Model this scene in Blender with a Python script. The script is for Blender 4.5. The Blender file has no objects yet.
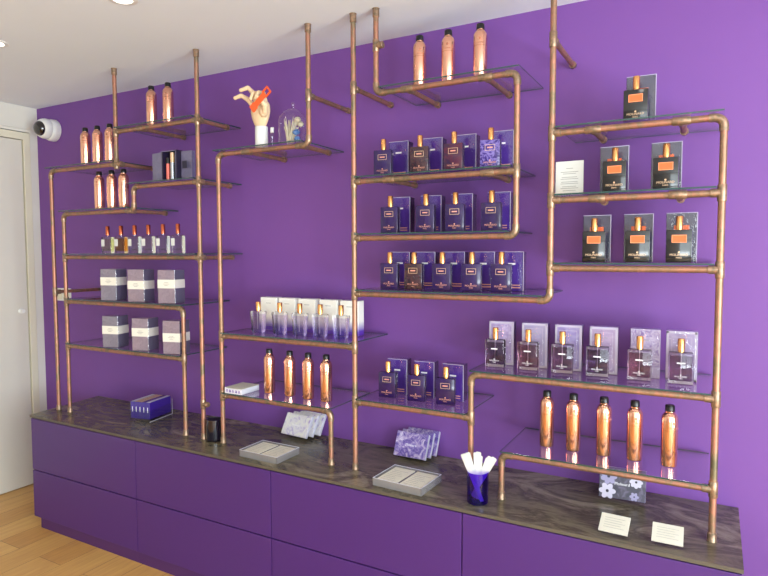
import bpy, bmesh, math, random
from mathutils import Vector, Matrix
R = math.radians; PI = math.pi
random.seed(7)
sc = bpy.context.scene
COL = sc.collection

# ------------------------------------------------------------------ helpers
def link(o, parent=None):
    COL.objects.link(o)
    if parent is not None: o.parent = parent
    return o
def obj(name, bm, mats, parent=None, smooth=False, loc=None, rotz=None):
    me = bpy.data.meshes.new(name); bm.normal_update(); bm.to_mesh(me); bm.free()
    if not isinstance(mats, (list, tuple)): mats = [mats]
    for m in mats: me.materials.append(m)
    if smooth:
        for p in me.polygons: p.use_smooth = True
        try: me.set_sharp_from_angle(angle=R(40))
        except Exception: pass
    o = bpy.data.objects.new(name, me); link(o, parent)
    if loc is not None: o.location = loc
    if rotz is not None: o.rotation_euler.z = rotz
    return o
def tag(o, label=None, cat=None, group=None, kind=None):
    if label: o['label'] = label
    if cat: o['category'] = cat
    if group: o['group'] = group
    if kind: o['kind'] = kind
    return o
def empty(name, label, cat, loc=(0, 0, 0), rotz=0, group=None):
    o = bpy.data.objects.new(name, None); link(o)
    o.empty_display_size = .02
    o.location = loc; o.rotation_euler.z = rotz
    return tag(o, label, cat, group)
def dup(root, loc, rotz, label=None, group=None):
    r = root.copy(); COL.objects.link(r); r.location = loc; r.rotation_euler.z = rotz
    if label: r['label'] = label
    if group: r['group'] = group
    for ch in list(root.children):
        c = ch.copy(); COL.objects.link(c); c.parent = r
        for g in ch.children:
            d = g.copy(); COL.objects.link(d); d.parent = c
    return r
def B(): return bmesh.new()
def box(bm, x0, x1, y0, y1, z0, z1, bev=0, mi=0, M=None, seg=2):
    r = bmesh.ops.create_cube(bm, size=1)
    vs = r['verts']
    for v in vs:
        v.co = Vector(((x0+x1)/2+v.co.x*(x1-x0), (y0+y1)/2+v.co.y*(y1-y0), (z0+z1)/2+v.co.z*(z1-z0)))
    fs = list({f for v in vs for f in v.link_faces})
    if bev:
        es = list({e for v in vs for e in v.link_edges})
        b = bmesh.ops.bevel(bm, geom=es, offset=bev, segments=seg, profile=.5, affect='EDGES')
        fs = [f for f in set(fs) | set(b['faces']) if f.is_valid]
        vs = list({v for f in fs for v in f.verts})
    for f in fs: f.material_index = mi
    if M is not None:
        for v in vs: v.co = M @ v.co
    return vs
def tube(bm, pts, r, n=14, mi=0, cap=True, rads=None):
    pts = [Vector(p) for p in pts]; rings = []
    up = None
    for i, p in enumerate(pts):
        if i == 0: t = (pts[1]-p)
        elif i == len(pts)-1: t = p-pts[i-1]
        else: t = (pts[i+1]-p).normalized()+(p-pts[i-1]).normalized()
        t.normalize()
        if up is None:
            up = Vector((0, 0, 1)) if abs(t.z) < .9 else Vector((1, 0, 0))
        a = t.cross(up).normalized(); b = a.cross(t).normalized(); up = b
        rr = rads[i] if rads else r
        rings.append([bm.verts.new(p+(a*math.cos(2*PI*k/n)+b*math.sin(2*PI*k/n))*rr) for k in range(n)])
    for i in range(len(rings)-1):
        for k in range(n):
            f = bm.faces.new((rings[i][k], rings[i][(k+1) % n], rings[i+1][(k+1) % n], rings[i+1][k])); f.material_index = mi
    if cap:
        f = bm.faces.new(rings[0][::-1]); f.material_index = mi
        f = bm.faces.new(rings[-1]); f.material_index = mi
    bmesh.ops.recalc_face_normals(bm, faces=bm.faces[:])
def lathe(bm, prof, n=32, c=(0, 0, 0), mi=0, sx=1, sy=1, M=None):
    rings = []; nv = []
    for (r, z) in prof:
        if r < 1e-6:
            v = bm.verts.new((c[0], c[1], c[2]+z)); rings.append([v]); nv.append(v)
        else:
            ring = [bm.verts.new((c[0]+r*sx*math.cos(2*PI*k/n), c[1]+r*sy*math.sin(2*PI*k/n), c[2]+z)) for k in range(n)]
            rings.append(ring); nv += ring
    for a, b in zip(rings, rings[1:]):
        for k in range(n):
            k2 = (k+1) % n
            if len(a) == 1 and len(b) == 1: continue
            if len(a) == 1: f = bm.faces.new((a[0], b[k2], b[k]))
            elif len(b) == 1: f = bm.faces.new((a[k], a[k2], b[0]))
            else: f = bm.faces.new((a[k], a[k2], b[k2], b[k]))
            f.material_index = mi
    if M is not None:
        for v in nv: v.co = M @ v.co
    return nv
def prism(bm, poly, d0, d1, axis='z', mi=0, M=None):
    """extrude a 2D outline; axis z: (x,y) outline, axis y: (x,z) outline, axis x: (y,z) outline"""
    def P(a, b, d):
        return {'z': (a, b, d), 'y': (a, d, b), 'x': (d, a, b)}[axis]
    lo = [bm.verts.new(P(a, b, d0)) for a, b in poly]; hi = [bm.verts.new(P(a, b, d1)) for a, b in poly]
    fs = [bm.faces.new(lo), bm.faces.new(hi)]
    n = len(poly)
    for i in range(n): fs.append(bm.faces.new((lo[i], lo[(i+1) % n], hi[(i+1) % n], hi[i])))
    for f in fs: f.material_index = mi
    bmesh.ops.recalc_face_normals(bm, faces=fs)
    if M is not None:
        for v in lo+hi: v.co = M @ v.co
_txt = {}
def text_bm(bm, s, size, M, depth=.0003, mi=0, align='CENTER'):
    """flat lettering facing -y (x right, z up) transformed by M"""
    key = (s, align)
    if key not in _txt:
        cu = bpy.data.curves.new('lettering', 'FONT'); cu.body = s; cu.size = 1; cu.align_x = align; cu.align_y = 'CENTER'
        cu.resolution_u = 2; cu.extrude = .0
        o = bpy.data.objects.new('lettering', cu); COL.objects.link(o)
        dg = bpy.context.evaluated_depsgraph_get(); me = bpy.data.meshes.new_from_object(o.evaluated_get(dg))
        _txt[key] = ([v.co.copy() for v in me.vertices], [tuple(p.vertices) for p in me.polygons])
        bpy.data.objects.remove(o); bpy.data.curves.remove(cu); bpy.data.meshes.remove(me)
    vs, fs = _txt[key]
    nv = [bm.verts.new(M @ Vector((v.x*size, 0, v.y*size))) for v in vs]
    for f in fs:
        try: q = bm.faces.new([nv[i] for i in f]); q.material_index = mi
        except ValueError: pass
def T(x, y, z): return Matrix.Translation((x, y, z))

# ------------------------------------------------------------------ materials
def srgb(r, g, b):
    f = lambda c: (c/255/12.92) if c/255 <= .04045 else ((c/255+.055)/1.055)**2.4
    return (f(r), f(g), f(b), 1)
def newmat(name):
    m = bpy.data.materials.new(name); m.use_nodes = True
    nt = m.node_tree; return m, nt, nt.nodes, nt.links, nt.nodes['Principled BSDF']
def plain(name, col, rough=.5, metal=0, coat=0, spec=.5, emis=None, estr=0):
    m, nt, N, L, P = newmat(name)
    P.inputs['Base Color'].default_value = col; P.inputs['Roughness'].default_value = rough
    P.inputs['Metallic'].default_value = metal; P.inputs['Coat Weight'].default_value = coat
    P.inputs['Coat Roughness'].default_value = .06
    P.inputs['Specular IOR Level'].default_value = spec
    if emis: P.inputs['Emission Color'].default_value = emis; P.inputs['Emission Strength'].default_value = estr
    return m
def coords(N, L, scale=(1, 1, 1), kind='Object'):
    tc = N.new('ShaderNodeTexCoord'); mp = N.new('ShaderNodeMapping'); mp.inputs['Scale'].default_value = scale
    L.new(tc.outputs[kind], mp.inputs['Vector']); return mp.outputs['Vector']
def ramp(N, L, fac, stops):
    r = N.new('ShaderNodeValToRGB'); L.new(fac, r.inputs['Fac'])
    while len(r.color_ramp.elements) < len(stops): r.color_ramp.elements.new(.5)
    for e, (p, c) in zip(r.color_ramp.elements, stops): e.position = p; e.color = c
    return r.outputs['Color']
def noise(N, L, vec, scale, detail=3, rough=.5, dist=0):
    n = N.new('ShaderNodeTexNoise'); L.new(vec, n.inputs['Vector'])
    n.inputs['Scale'].default_value = scale; n.inputs['Detail'].default_value = detail
    n.inputs['Roughness'].default_value = rough; n.inputs['Distortion'].default_value = dist
    return n.outputs['Fac']
def bump(N, L, P, h, s=.1, d=.002):
    b = N.new('ShaderNodeBump'); b.inputs['Strength'].default_value = s; b.inputs['Distance'].default_value = d
    L.new(h, b.inputs['Height']); L.new(b.outputs['Normal'], P.inputs['Normal'])
def painted(name, col, rough, scale=60, s=.06, var=.03):
    m, nt, N, L, P = newmat(name); P.inputs['Roughness'].default_value = rough
    v = coords(N, L); n = noise(N, L, v, 1.7, 3)
    c1 = tuple(max(0, c*(1-var)) for c in col[:3])+(1,); c2 = tuple(min(1, c*(1+var)) for c in col[:3])+(1,)
    L.new(ramp(N, L, n, [(.3, c1), (.7, c2)]), P.inputs['Base Color'])
    bump(N, L, P, noise(N, L, v, scale, 2), s, .001); return m
def schlick(N, L, ior, normal=None):
    f0 = ((ior-1)/(ior+1))**2
    lw = N.new('ShaderNodeLayerWeight'); lw.inputs['Blend'].default_value = .5
    if normal is not None: L.new(normal, lw.inputs['Normal'])
    p = N.new('ShaderNodeMath'); p.operation = 'POWER'; p.inputs[1].default_value = 5; L.new(lw.outputs['Facing'], p.inputs[0])
    q = N.new('ShaderNodeMath'); q.operation = 'MULTIPLY_ADD'; q.inputs[1].default_value = 1-f0; q.inputs[2].default_value = f0; L.new(p.outputs[0], q.inputs[0])
    return q.outputs[0]
def thin_glass(name, tint, ior=1.5, rough=0.0, gloss=(1, 1, 1, 1), wav=0):
    m, nt, N, L, P = newmat(name); N.remove(P); out = N['Material Output']
    t = N.new('ShaderNodeBsdfTransparent'); t.inputs['Color'].default_value = tint
    g = N.new('ShaderNodeBsdfGlossy'); g.inputs['Roughness'].default_value = rough; g.inputs['Color'].default_value = gloss
    mx = N.new('ShaderNodeMixShader'); L.new(t.outputs[0], mx.inputs[1]); L.new(g.outputs[0], mx.inputs[2])
    if wav:
        v = coords(N, L); b = N.new('ShaderNodeBump'); b.inputs['Strength'].default_value = wav; b.inputs['Distance'].default_value = .004
        L.new(noise(N, L, v, 45, 2, .5, .8), b.inputs['Height']); L.new(b.outputs[0], g.inputs['Normal']); L.new(schlick(N, L, ior, b.outputs[0]), mx.inputs[0])
    else: L.new(schlick(N, L, ior), mx.inputs[0])
    L.new(mx.outputs[0], out.inputs['Surface']); return m

M_wall = painted('purple_wall_paint', srgb(112, 66, 144), .6, 90, .05, .03)
M_drawer = painted('purple_drawer_lacquer', srgb(70, 34, 106), .42, 120, .02, .02)
M_plinth = painted('purple_plinth_lacquer', srgb(70, 34, 92), .45, 120, .02, .02)
M_gap = plain('dark_carcass', srgb(38, 18, 50), .7)
M_ceil = painted('ceiling_paint', srgb(228, 234, 240), .9, 70, .03, .015)
M_white = painted('white_wall_paint', srgb(213, 210, 201), .7, 70, .03, .01)
M_side = painted('pale_wall_paint', srgb(205, 200, 196), .8, 70, .03, .01)
M_cream = painted('cream_trim_paint', srgb(216, 210, 188), .5, 70, .02, .01)
M_door = painted('door_paint', srgb(208, 203, 192), .5, 70, .02, .01)
M_wplas = plain('white_plastic', srgb(225, 225, 222), .35)
M_black = plain('black_plastic', srgb(20, 18, 20), .3)
M_lens = plain('camera_lens', srgb(14, 14, 18), .08, coat=1)
M_chrome = plain('brushed_steel', srgb(200, 198, 196), .25, 1)

def copper_mat():
    m, nt, N, L, P = newmat('aged_copper_pipe')
    v = coords(N, L); n1 = noise(N, L, v, 4.5, 5, .65, .8)
    n2 = noise(N, L, coords(N, L, (1, 1, .35)), 60, 3, .6)
    mm = N.new('ShaderNodeMath'); mm.operation = 'ADD'; mu = N.new('ShaderNodeMath'); mu.operation = 'MULTIPLY'; mu.inputs[1].default_value = .35
    L.new(n2, mu.inputs[0]); L.new(n1, mm.inputs[0]); L.new(mu.outputs[0], mm.inputs[1])
    L.new(ramp(N, L, mm.outputs[0], [(.46, srgb(108, 102, 80)), (.56, srgb(138, 118, 94)), (.66, srgb(176, 122, 102)), (.76, srgb(140, 114, 90)), (.9, srgb(190, 136, 112))]), P.inputs['Base Color'])
    P.inputs['Metallic'].default_value = .7
    rr = N.new('ShaderNodeMapRange'); rr.inputs['To Min'].default_value = .36; rr.inputs['To Max'].default_value = .58
    L.new(n2, rr.inputs['Value']); L.new(rr.outputs[0], P.inputs['Roughness']); bump(N, L, P, n2, .08, .0005); return m
M_pipe = copper_mat()
def fit_mat():
    m, nt, N, L, P = newmat('copper_fitting'); v = coords(N, L); n = noise(N, L, v, 90, 3)
    L.new(ramp(N, L, n, [(.35, srgb(124, 110, 90)), (.6, srgb(164, 132, 108)), (.8, srgb(194, 154, 130))]), P.inputs['Base Color'])
    P.inputs['Metallic'].default_value = .7; P.inputs['Roughness'].default_value = .38; return m
M_fit = fit_mat()
M_spray = plain('polished_copper', srgb(250, 190, 162), .17, 1)
M_cap = plain('copper_gold_cap', srgb(240, 176, 112), .24, 1)
M_capred = plain('rose_copper_cap', srgb(206, 110, 78), .2, 1)
M_gold = plain('rose_gold_print', srgb(226, 160, 140), .35, .3)
M_goldy = plain('pale_gold_print', srgb(222, 186, 150), .35, .3)
M_whitep = plain('white_print', srgb(235, 232, 238), .5)
M_greyp = plain('grey_print', srgb(140, 138, 134), .8)

M_gl = thin_glass('shelf_glass', (.955, .965, .955, 1), 1.5)
M_gledge = plain('glass_edge', srgb(34, 66, 62), .12, coat=.5)
M_acr = thin_glass('clear_acrylic', (.93, .94, .94, 1), 1.49)
M_cello = thin_glass('cellophane', (.97, .97, .98, 1), 1.5, .04, wav=.35)
M_bgl = thin_glass('bottle_glass', (.93, .93, .95, 1), 1.55)
def solid_glass(name, col, rough=0):
    m, nt, N, L, P = newmat(name); P.inputs['Base Color'].default_value = col; P.inputs['Transmission Weight'].default_value = 1
    P.inputs['Roughness'].default_value = rough; P.inputs['IOR'].default_value = 1.45; return m
M_sgl = solid_glass('solid_bottle_glass', (.97, .98, .98, 1))
M_dome = thin_glass('dome_glass', (.95, .96, .96, 1), 1.6)

def counter_mat():
    m, nt, N, L, P = newmat('dark_streaked_stone')
    v = coords(N, L, (1, 2.0, 1)); n = noise(N, L, v, 2.6, 8, .66, 1.1)
    c = ramp(N, L, n, [(.3, srgb(66, 60, 46)), (.45, srgb(112, 104, 82)), (.53, srgb(78, 70, 54)), (.63, srgb(142, 132, 108)), (.75, srgb(88, 80, 60))])
    v2 = coords(N, L, (1, 6, 1)); n2 = noise(N, L, v2, 9, 6, .7, .5)
    mx = N.new('ShaderNodeMix'); mx.data_type = 'RGBA'; mx.blend_type = 'OVERLAY'; mx.inputs[0].default_value = .4
    L.new(c, mx.inputs[6]); L.new(ramp(N, L, n2, [(.3, (.25, .25, .25, 1)), (.7, (.72, .72, .72, 1))]), mx.inputs[7])
    L.new(mx.outputs[2], P.inputs['Base Color']); P.inputs['Roughness'].default_value = .26; bump(N, L, P, n2, .06, .001); return m
M_counter = counter_mat()
M_cedge = plain('counter_edge', srgb(82, 74, 64), .5)
def floor_mat():
    m, nt, N, L, P = newmat('oak_planks')
    tc = N.new('ShaderNodeTexCoord'); mp = N.new('ShaderNodeMapping'); mp.inputs['Rotation'].default_value = (0, 0, R(90))
    mp.inputs['Location'].default_value = (.3, .07, 0)
    L.new(tc.outputs['Object'], mp.inputs['Vector'])
    br = N.new('ShaderNodeTexBrick'); L.new(mp.outputs[0], br.inputs['Vector'])
    br.inputs['Scale'].default_value = 1; br.inputs['Brick Width'].default_value = 1.5; br.inputs['Row Height'].default_value = .17
    br.inputs['Mortar Size'].default_value = .0012; br.inputs['Color1'].default_value = srgb(214, 168, 98); br.inputs['Color2'].default_value = srgb(192, 140, 74)
    br.inputs['Mortar'].default_value = srgb(130, 86, 44); br.offset = .37
    n = noise(N, L, coords(N, L, (14, 1.2, 1)), 3, 7, .65, .7)
    mx = N.new('ShaderNodeMix'); mx.data_type = 'RGBA'; mx.blend_type = 'OVERLAY'; mx.inputs[0].default_value = .55
    L.new(br.outputs['Color'], mx.inputs[6]); L.new(ramp(N, L, n, [(.3, (.34, .34, .34, 1)), (.7, (.66, .66, .66, 1))]), mx.inputs[7])
    L.new(mx.outputs[2], P.inputs['Base Color']); P.inputs['Roughness'].default_value = .42; bump(N, L, P, n, .05, .001); return m
M_floor = floor_mat()

def patterned(name, stops, scale=40, kind='noise', rough=.14, dist=1.5, coat=.3):
    m, nt, N, L, P = newmat(name); v = coords(N, L)
    if kind == 'noise': f = noise(N, L, v, scale, 4, .6, dist)
    elif kind == 'voro':
        n = N.new('ShaderNodeTexVoronoi'); n.inputs['Scale'].default_value = scale; L.new(v, n.inputs['Vector']); f = n.outputs['Distance']
    elif kind == 'maze':
        n = N.new('ShaderNodeTexWave'); n.wave_type = 'RINGS'; n.inputs['Scale'].default_value = scale; n.inputs['Distortion'].default_value = 9
        n.inputs['Detail'].default_value = 1; n.inputs['Detail Scale'].default_value = .6; L.new(v, n.inputs['Vector']); f = n.outputs['Fac']
    L.new(ramp(N, L, f, stops), P.inputs['Base Color']); P.inputs['Roughness'].default_value = rough
    P.inputs['Coat Weight'].default_value = coat; P.inputs['Coat Roughness'].default_value = .05; return m
M_pb = [patterned('purple_bottle_lacquer', [(.3, srgb(28, 10, 58)), (.7, srgb(44, 18, 84))], 18),
        patterned('brown_bottle_lacquer', [(.35, srgb(26, 12, 34)), (.55, srgb(66, 38, 44)), (.7, srgb(34, 16, 42))], 30),
        patterned('wine_bottle_lacquer', [(.35, srgb(28, 14, 56)), (.55, srgb(76, 20, 46)), (.7, srgb(44, 18, 58))], 26),
        patterned('blue_pattern_lacquer', [(.42, srgb(52, 34, 112)), (.5, srgb(126, 110, 184)), (.58, srgb(54, 36, 118))], 34)]
M_pside = plain('dark_bottle_side', srgb(26, 12, 48), .08, coat=1)
M_kb = plain('black_bottle_lacquer', srgb(20, 19, 20), .14, coat=.5)
M_orange = plain('orange_label', srgb(230, 98, 46), .6)
M_orline = plain('orange_label_border', srgb(240, 150, 104), .6)
M_pbox = patterned('violet_carton', [(.3, srgb(66, 38, 126)), (.7, srgb(82, 52, 144))], 10, rough=.22)
M_kbox = patterned('slate_carton', [(.3, srgb(56, 54, 72)), (.7, srgb(72, 70, 92))], 14, rough=.2)
M_boxes = [patterned('floral_carton', [(.0, srgb(110, 84, 160)), (.3, srgb(176, 160, 196)), (.6, srgb(150, 130, 176))], 60, 'voro', .3),
           patterned('grey_carton', [(.3, srgb(160, 150, 180)), (.7, srgb(134, 122, 164))], 20, rough=.3),
           patterned('lilac_carton', [(.3, srgb(158, 148, 186)), (.6, srgb(130, 112, 168))], 26, rough=.3),
           patterned('rose_carton', [(.3, srgb(170, 150, 178)), (.6, srgb(146, 124, 162))], 36, 'noise', .3),
           patterned('maze_carton', [(.30, srgb(190, 180, 200)), (.36, srgb(104, 72, 140)), (.42, srgb(190, 180, 200)), (.48, srgb(104, 72, 140)), (.54, srgb(190, 180, 200)), (.60, srgb(104, 72, 140)), (.66, srgb(190, 180, 200))], 26, 'noise', .3, 2.2, coat=.3),
           patterned('mauve_carton', [(.3, srgb(140, 124, 162)), (.7, srgb(160, 144, 180))], 12, rough=.3)]
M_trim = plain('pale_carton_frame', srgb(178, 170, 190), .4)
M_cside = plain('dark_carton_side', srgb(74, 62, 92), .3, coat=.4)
M_liq = [thin_glass('perfume_violet', (.52, .42, .56, 1), 1.2), thin_glass('perfume_pink', (.68, .50, .58, 1), 1.2),
         thin_glass('perfume_mauve', (.62, .47, .60, 1), 1.2)]
M_small = [thin_glass('perfume_green', (.90, .92, .74, 1), 1.2), thin_glass('perfume_amber', (.92, .70, .28, 1), 1.2),
           thin_glass('perfume_bluegrey', (.92, .95, .97, 1), 1.2), thin_glass('perfume_pale', (.95, .96, .94, 1), 1.2)]
def grad_mat(name, lo, hi, z0, z1, rough=.3, trans=False):
    m, nt, N, L, P = newmat(name); tc = N.new('ShaderNodeTexCoord'); s = N.new('ShaderNodeSeparateXYZ'); L.new(tc.outputs['Object'], s.inputs[0])
    mr = N.new('ShaderNodeMapRange'); mr.inputs['From Min'].default_value = z0; mr.inputs['From Max'].default_value = z1; L.new(s.outputs['Z'], mr.inputs['Value'])
    c = ramp(N, L, mr.outputs[0], [(0, lo), (1, hi)])
    if trans:
        L.new(c, P.inputs['Base Color']); P.inputs['Transmission Weight'].default_value = 1; P.inputs['Roughness'].default_value = 0; P.inputs['IOR'].default_value = 1.45
    else: L.new(c, P.inputs['Base Color']); P.inputs['Roughness'].default_value = rough
    return m
M_ombre = grad_mat('white_to_violet_carton', srgb(84, 44, 160), srgb(232, 230, 222), .02, .065)
M_ombgl = grad_mat('clear_to_violet_glass', (.45, .34, .84, 1), (.97, .96, .98, 1), .0, .05, trans=True)
M_wood = painted('pale_hand_wood', srgb(226, 196, 158), .5, 60, .05, .06)
M_tagor = plain('orange_leather', srgb(238, 92, 40), .5)
M_paper = painted('white_paper', srgb(206, 205, 200), .8, 60, .02, .01)
M_card2 = painted('bright_card', srgb(226, 220, 202), .8, 60, .02, .01)
M_card = painted('cream_card', srgb(200, 195, 180), .8, 60, .02, .01)
M_purgl = thin_glass('violet_tumbler_glass', (.42, .16, .86, 1), 1.5)
M_blkgl = plain('black_candle_glass', srgb(16, 12, 28), .06, coat=1)
M_wax = plain('dark_wax', srgb(18, 12, 28), .6)
M_grey1 = patterned('grey_wrap_paper', [(.3, srgb(134, 126, 140)), (.7, srgb(114, 106, 124))], 30, rough=.45, coat=.2)
M_grey2 = patterned('rose_wrap_paper', [(.3, srgb(152, 132, 146)), (.7, srgb(130, 112, 126))], 30, rough=.45, coat=.2)
M_greyside = plain('slate_wrap_side', srgb(92, 88, 106), .35, coat=.3)
M_band = plain('cream_band', srgb(236, 232, 218), .6)
M_slate = patterned('slate_gift_card', [(.3, srgb(98, 94, 124)), (.7, srgb(114, 108, 138))], 24, rough=.4)
M_dark = plain('dark_interior', srgb(34, 26, 52), .4)
M_red = plain('coral_tube', srgb(226, 116, 104), .25, .2)
M_silver = plain('silver_tube', srgb(188, 192, 200), .2, .8)
M_indigo = plain('indigo_carton', srgb(56, 32, 134), .25, coat=.5)
M_floral_w = patterned('white_lilac_floral', [(.3, srgb(150, 130, 190)), (.45, srgb(212, 206, 218)), (.62, srgb(226, 224, 216)), (.75, srgb(168, 164, 190))], 30, 'noise', .25, 1.2)
M_floral_p = patterned('violet_floral', [(.3, srgb(64, 56, 120)), (.46, srgb(116, 96, 170)), (.6, srgb(176, 160, 200)), (.72, srgb(222, 214, 226))], 34, 'noise', .22, 1.3)
M_floral_d = patterned('dark_floral', [(.3, srgb(54, 52, 66)), (.5, srgb(72, 68, 84)), (.62, srgb(104, 96, 120)), (.75, srgb(70, 66, 84))], 30, 'noise', .5, 1.3, 0)
M_petal = plain('printed_petal', srgb(196, 190, 210), .35)
M_petal2 = plain('printed_lilac_petal', srgb(150, 144, 180), .35)
M_edgew = plain('box_edge_white', srgb(206, 204, 216), .4)
M_plume = plain('cream_plume', srgb(214, 202, 176), .8)
M_blue = plain('blue_petal', srgb(70, 120, 190), .6)
M_lamp = plain('lamp_glow', (1, 1, 1, 1), .5, emis=(1, .95, .86, 1), estr=14)

# ------------------------------------------------------------------ room
H = 2.427; CT = .623
X1, Y0 = 6.4, -5.2
def struct(name, bm, m, **k): return tag(obj(name, bm, m, **k), kind='structure')
bm = B(); box(bm, -.1, X1+.1, Y0-.1, .1, -.1, 0); struct('floor', bm, M_floor)
bm = B(); box(bm, -.1, X1+.1, Y0-.1, .1, H, H+.1); struct('ceiling', bm, M_ceil)
bm = B(); box(bm, -.1, X1+.1, 0, .1, 0, H); struct('wall_back', bm, M_wall)
DY0, DY1, DZ = -.925, -.093, 2.218
bm = B(); box(bm, -.1, 0, DY1+.045, 0, 0, H); box(bm, -.1, 0, DY0-.045, DY1+.045, DZ+.05, H); box(bm, -.1, 0, Y0, DY0-.045, 0, H)
struct('wall_left', bm, M_white)
RY0, RY1 = -4.4, -1.5
bm = B(); box(bm, X1, X1+.1, Y0, RY0, 0, H); box(bm, X1, X1+.1, RY1, 0, 0, H); box(bm, X1, X1+.1, RY0, RY1, 0, .25); box(bm, X1, X1+.1, RY0, RY1, 2.25, H)
struct('wall_right', bm, M_side)
bm = B()
for a in (RY0, -2.9, RY1-.05): box(bm, X1+.02, X1+.07, a, a+.05, .25, 2.25)
for a in (.25, 2.2): box(bm, X1+.02, X1+.07, RY0, RY1, a, a+.05)
struct('window_2', bm, M_side)
# front wall (behind the photographer) with a wide shop window and a glazed door opening
WX0, WX1, WZ0, WZ1 = 4.0, 6.1, .25, 2.25
bm = B(); box(bm, 0, WX0, Y0-.1, Y0, 0, H); box(bm, WX1, X1, Y0-.1, Y0, 0, H); box(bm, WX0, WX1, Y0-.1, Y0, 0, WZ0); box(bm, WX0, WX1, Y0-.1, Y0, WZ1, H)
struct('wall_front', bm, M_side)
bm = B()
for a, b in ((WX0, WX0+.05), (5.0, 5.05), (WX1-.05, WX1)): box(bm, a, b, Y0-.07, Y0-.02, WZ0, WZ1)
for a, b in ((WZ0, WZ0+.05), (WZ1-.05, WZ1)): box(bm, WX0, WX1, Y0-.07, Y0-.02, a, b)
struct('window_1', bm, M_side)
# door in the left wall
d = bpy.data.objects.new('door_1', None); link(d); d.location = (0, DY1, 0); tag(d, kind='structure')
bm = B(); box(bm, -.055, -.004, DY0-DY1+.004, -.006, .006, DZ-.004, .002); obj('door_leaf', bm, M_door, d)
bm = B(); box(bm, -.08, .004, 0, .043, 0, DZ+.045, .002); box(bm, -.08, .004, DY0-DY1-.043, DY0-DY1, 0, DZ+.045, .002); box(bm, -.08, .0035, DY0-DY1, 0, DZ, DZ+.045, .002)
obj('door_frame', bm, M_cream, d)
bm = B(); lathe(bm, [(0, 0), (.016, 0), (.016, .006), (.009, .009), (.009, .02), (.013, .024), (.013, .03), (0, .032)], 24, M=T(-.004, -.052, 1.137) @ Matrix.Rotation(R(90), 4, 'Y'))
obj('door_lock', bm, M_wplas, d, True)
bm = B(); box(bm, .0, .006, -3.9, -.0, 2.285, H, .002); struct('trim_1', bm, M_white)

# ------------------------------------------------------------------ cabinets
cols = [.600, 1.4405, 2.2665, 3.1065, 3.936]
names = ['leftmost purple drawer cabinet beside the white door', 'second purple drawer cabinet from the left, under the black candle glass',
         'third purple drawer cabinet from the left, under the middle of the counter', 'rightmost purple drawer cabinet under the two white cards']
DF = -.458
for i in range(4):
    a, b = cols[i], cols[i+1]
    t = empty('drawer_cabinet', names[i], 'cabinet', ((a+b)/2, -.23, 0), 0, 'purple drawer cabinets under the counter')
    w = (b-a)/2
    bm = B(); box(bm, -w+.001, w-.001, -.208, .228, .062, CT-.012); obj('carcass', bm, M_gap, t)
    bm = B(); box(bm, -w+(.045 if i == 0 else .0005), w-.0005, -.218, -.196, 0, .0585); obj('plinth', bm, M_plinth, t)
    for z0, z1 in ((.060, .318), (.323, CT-.018)):
        bm = B(); box(bm, -w+(.0 if i == 0 else .002), w-.002, DF+.23, -.209, z0, z1, .0015); obj('drawer', bm, M_drawer, t)
    if i == 0:
        bm = B(); box(bm, -w, -w+.0009, -.208, .228, .062, CT-.012); obj('side_panel', bm, M_drawer, t)
bm = B()
prism(bm, [(.597, -.4635), (3.938, -.4635), (3.938, -.001), (.532, -.001)], CT-.012, CT)
for f in bm.faces:
    if abs(f.normal.z) < .5: f.material_index = 1
tag(obj('countertop', bm, [M_counter, M_cedge]), 'long dark brown streaked countertop over the purple drawers', 'countertop')

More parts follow.
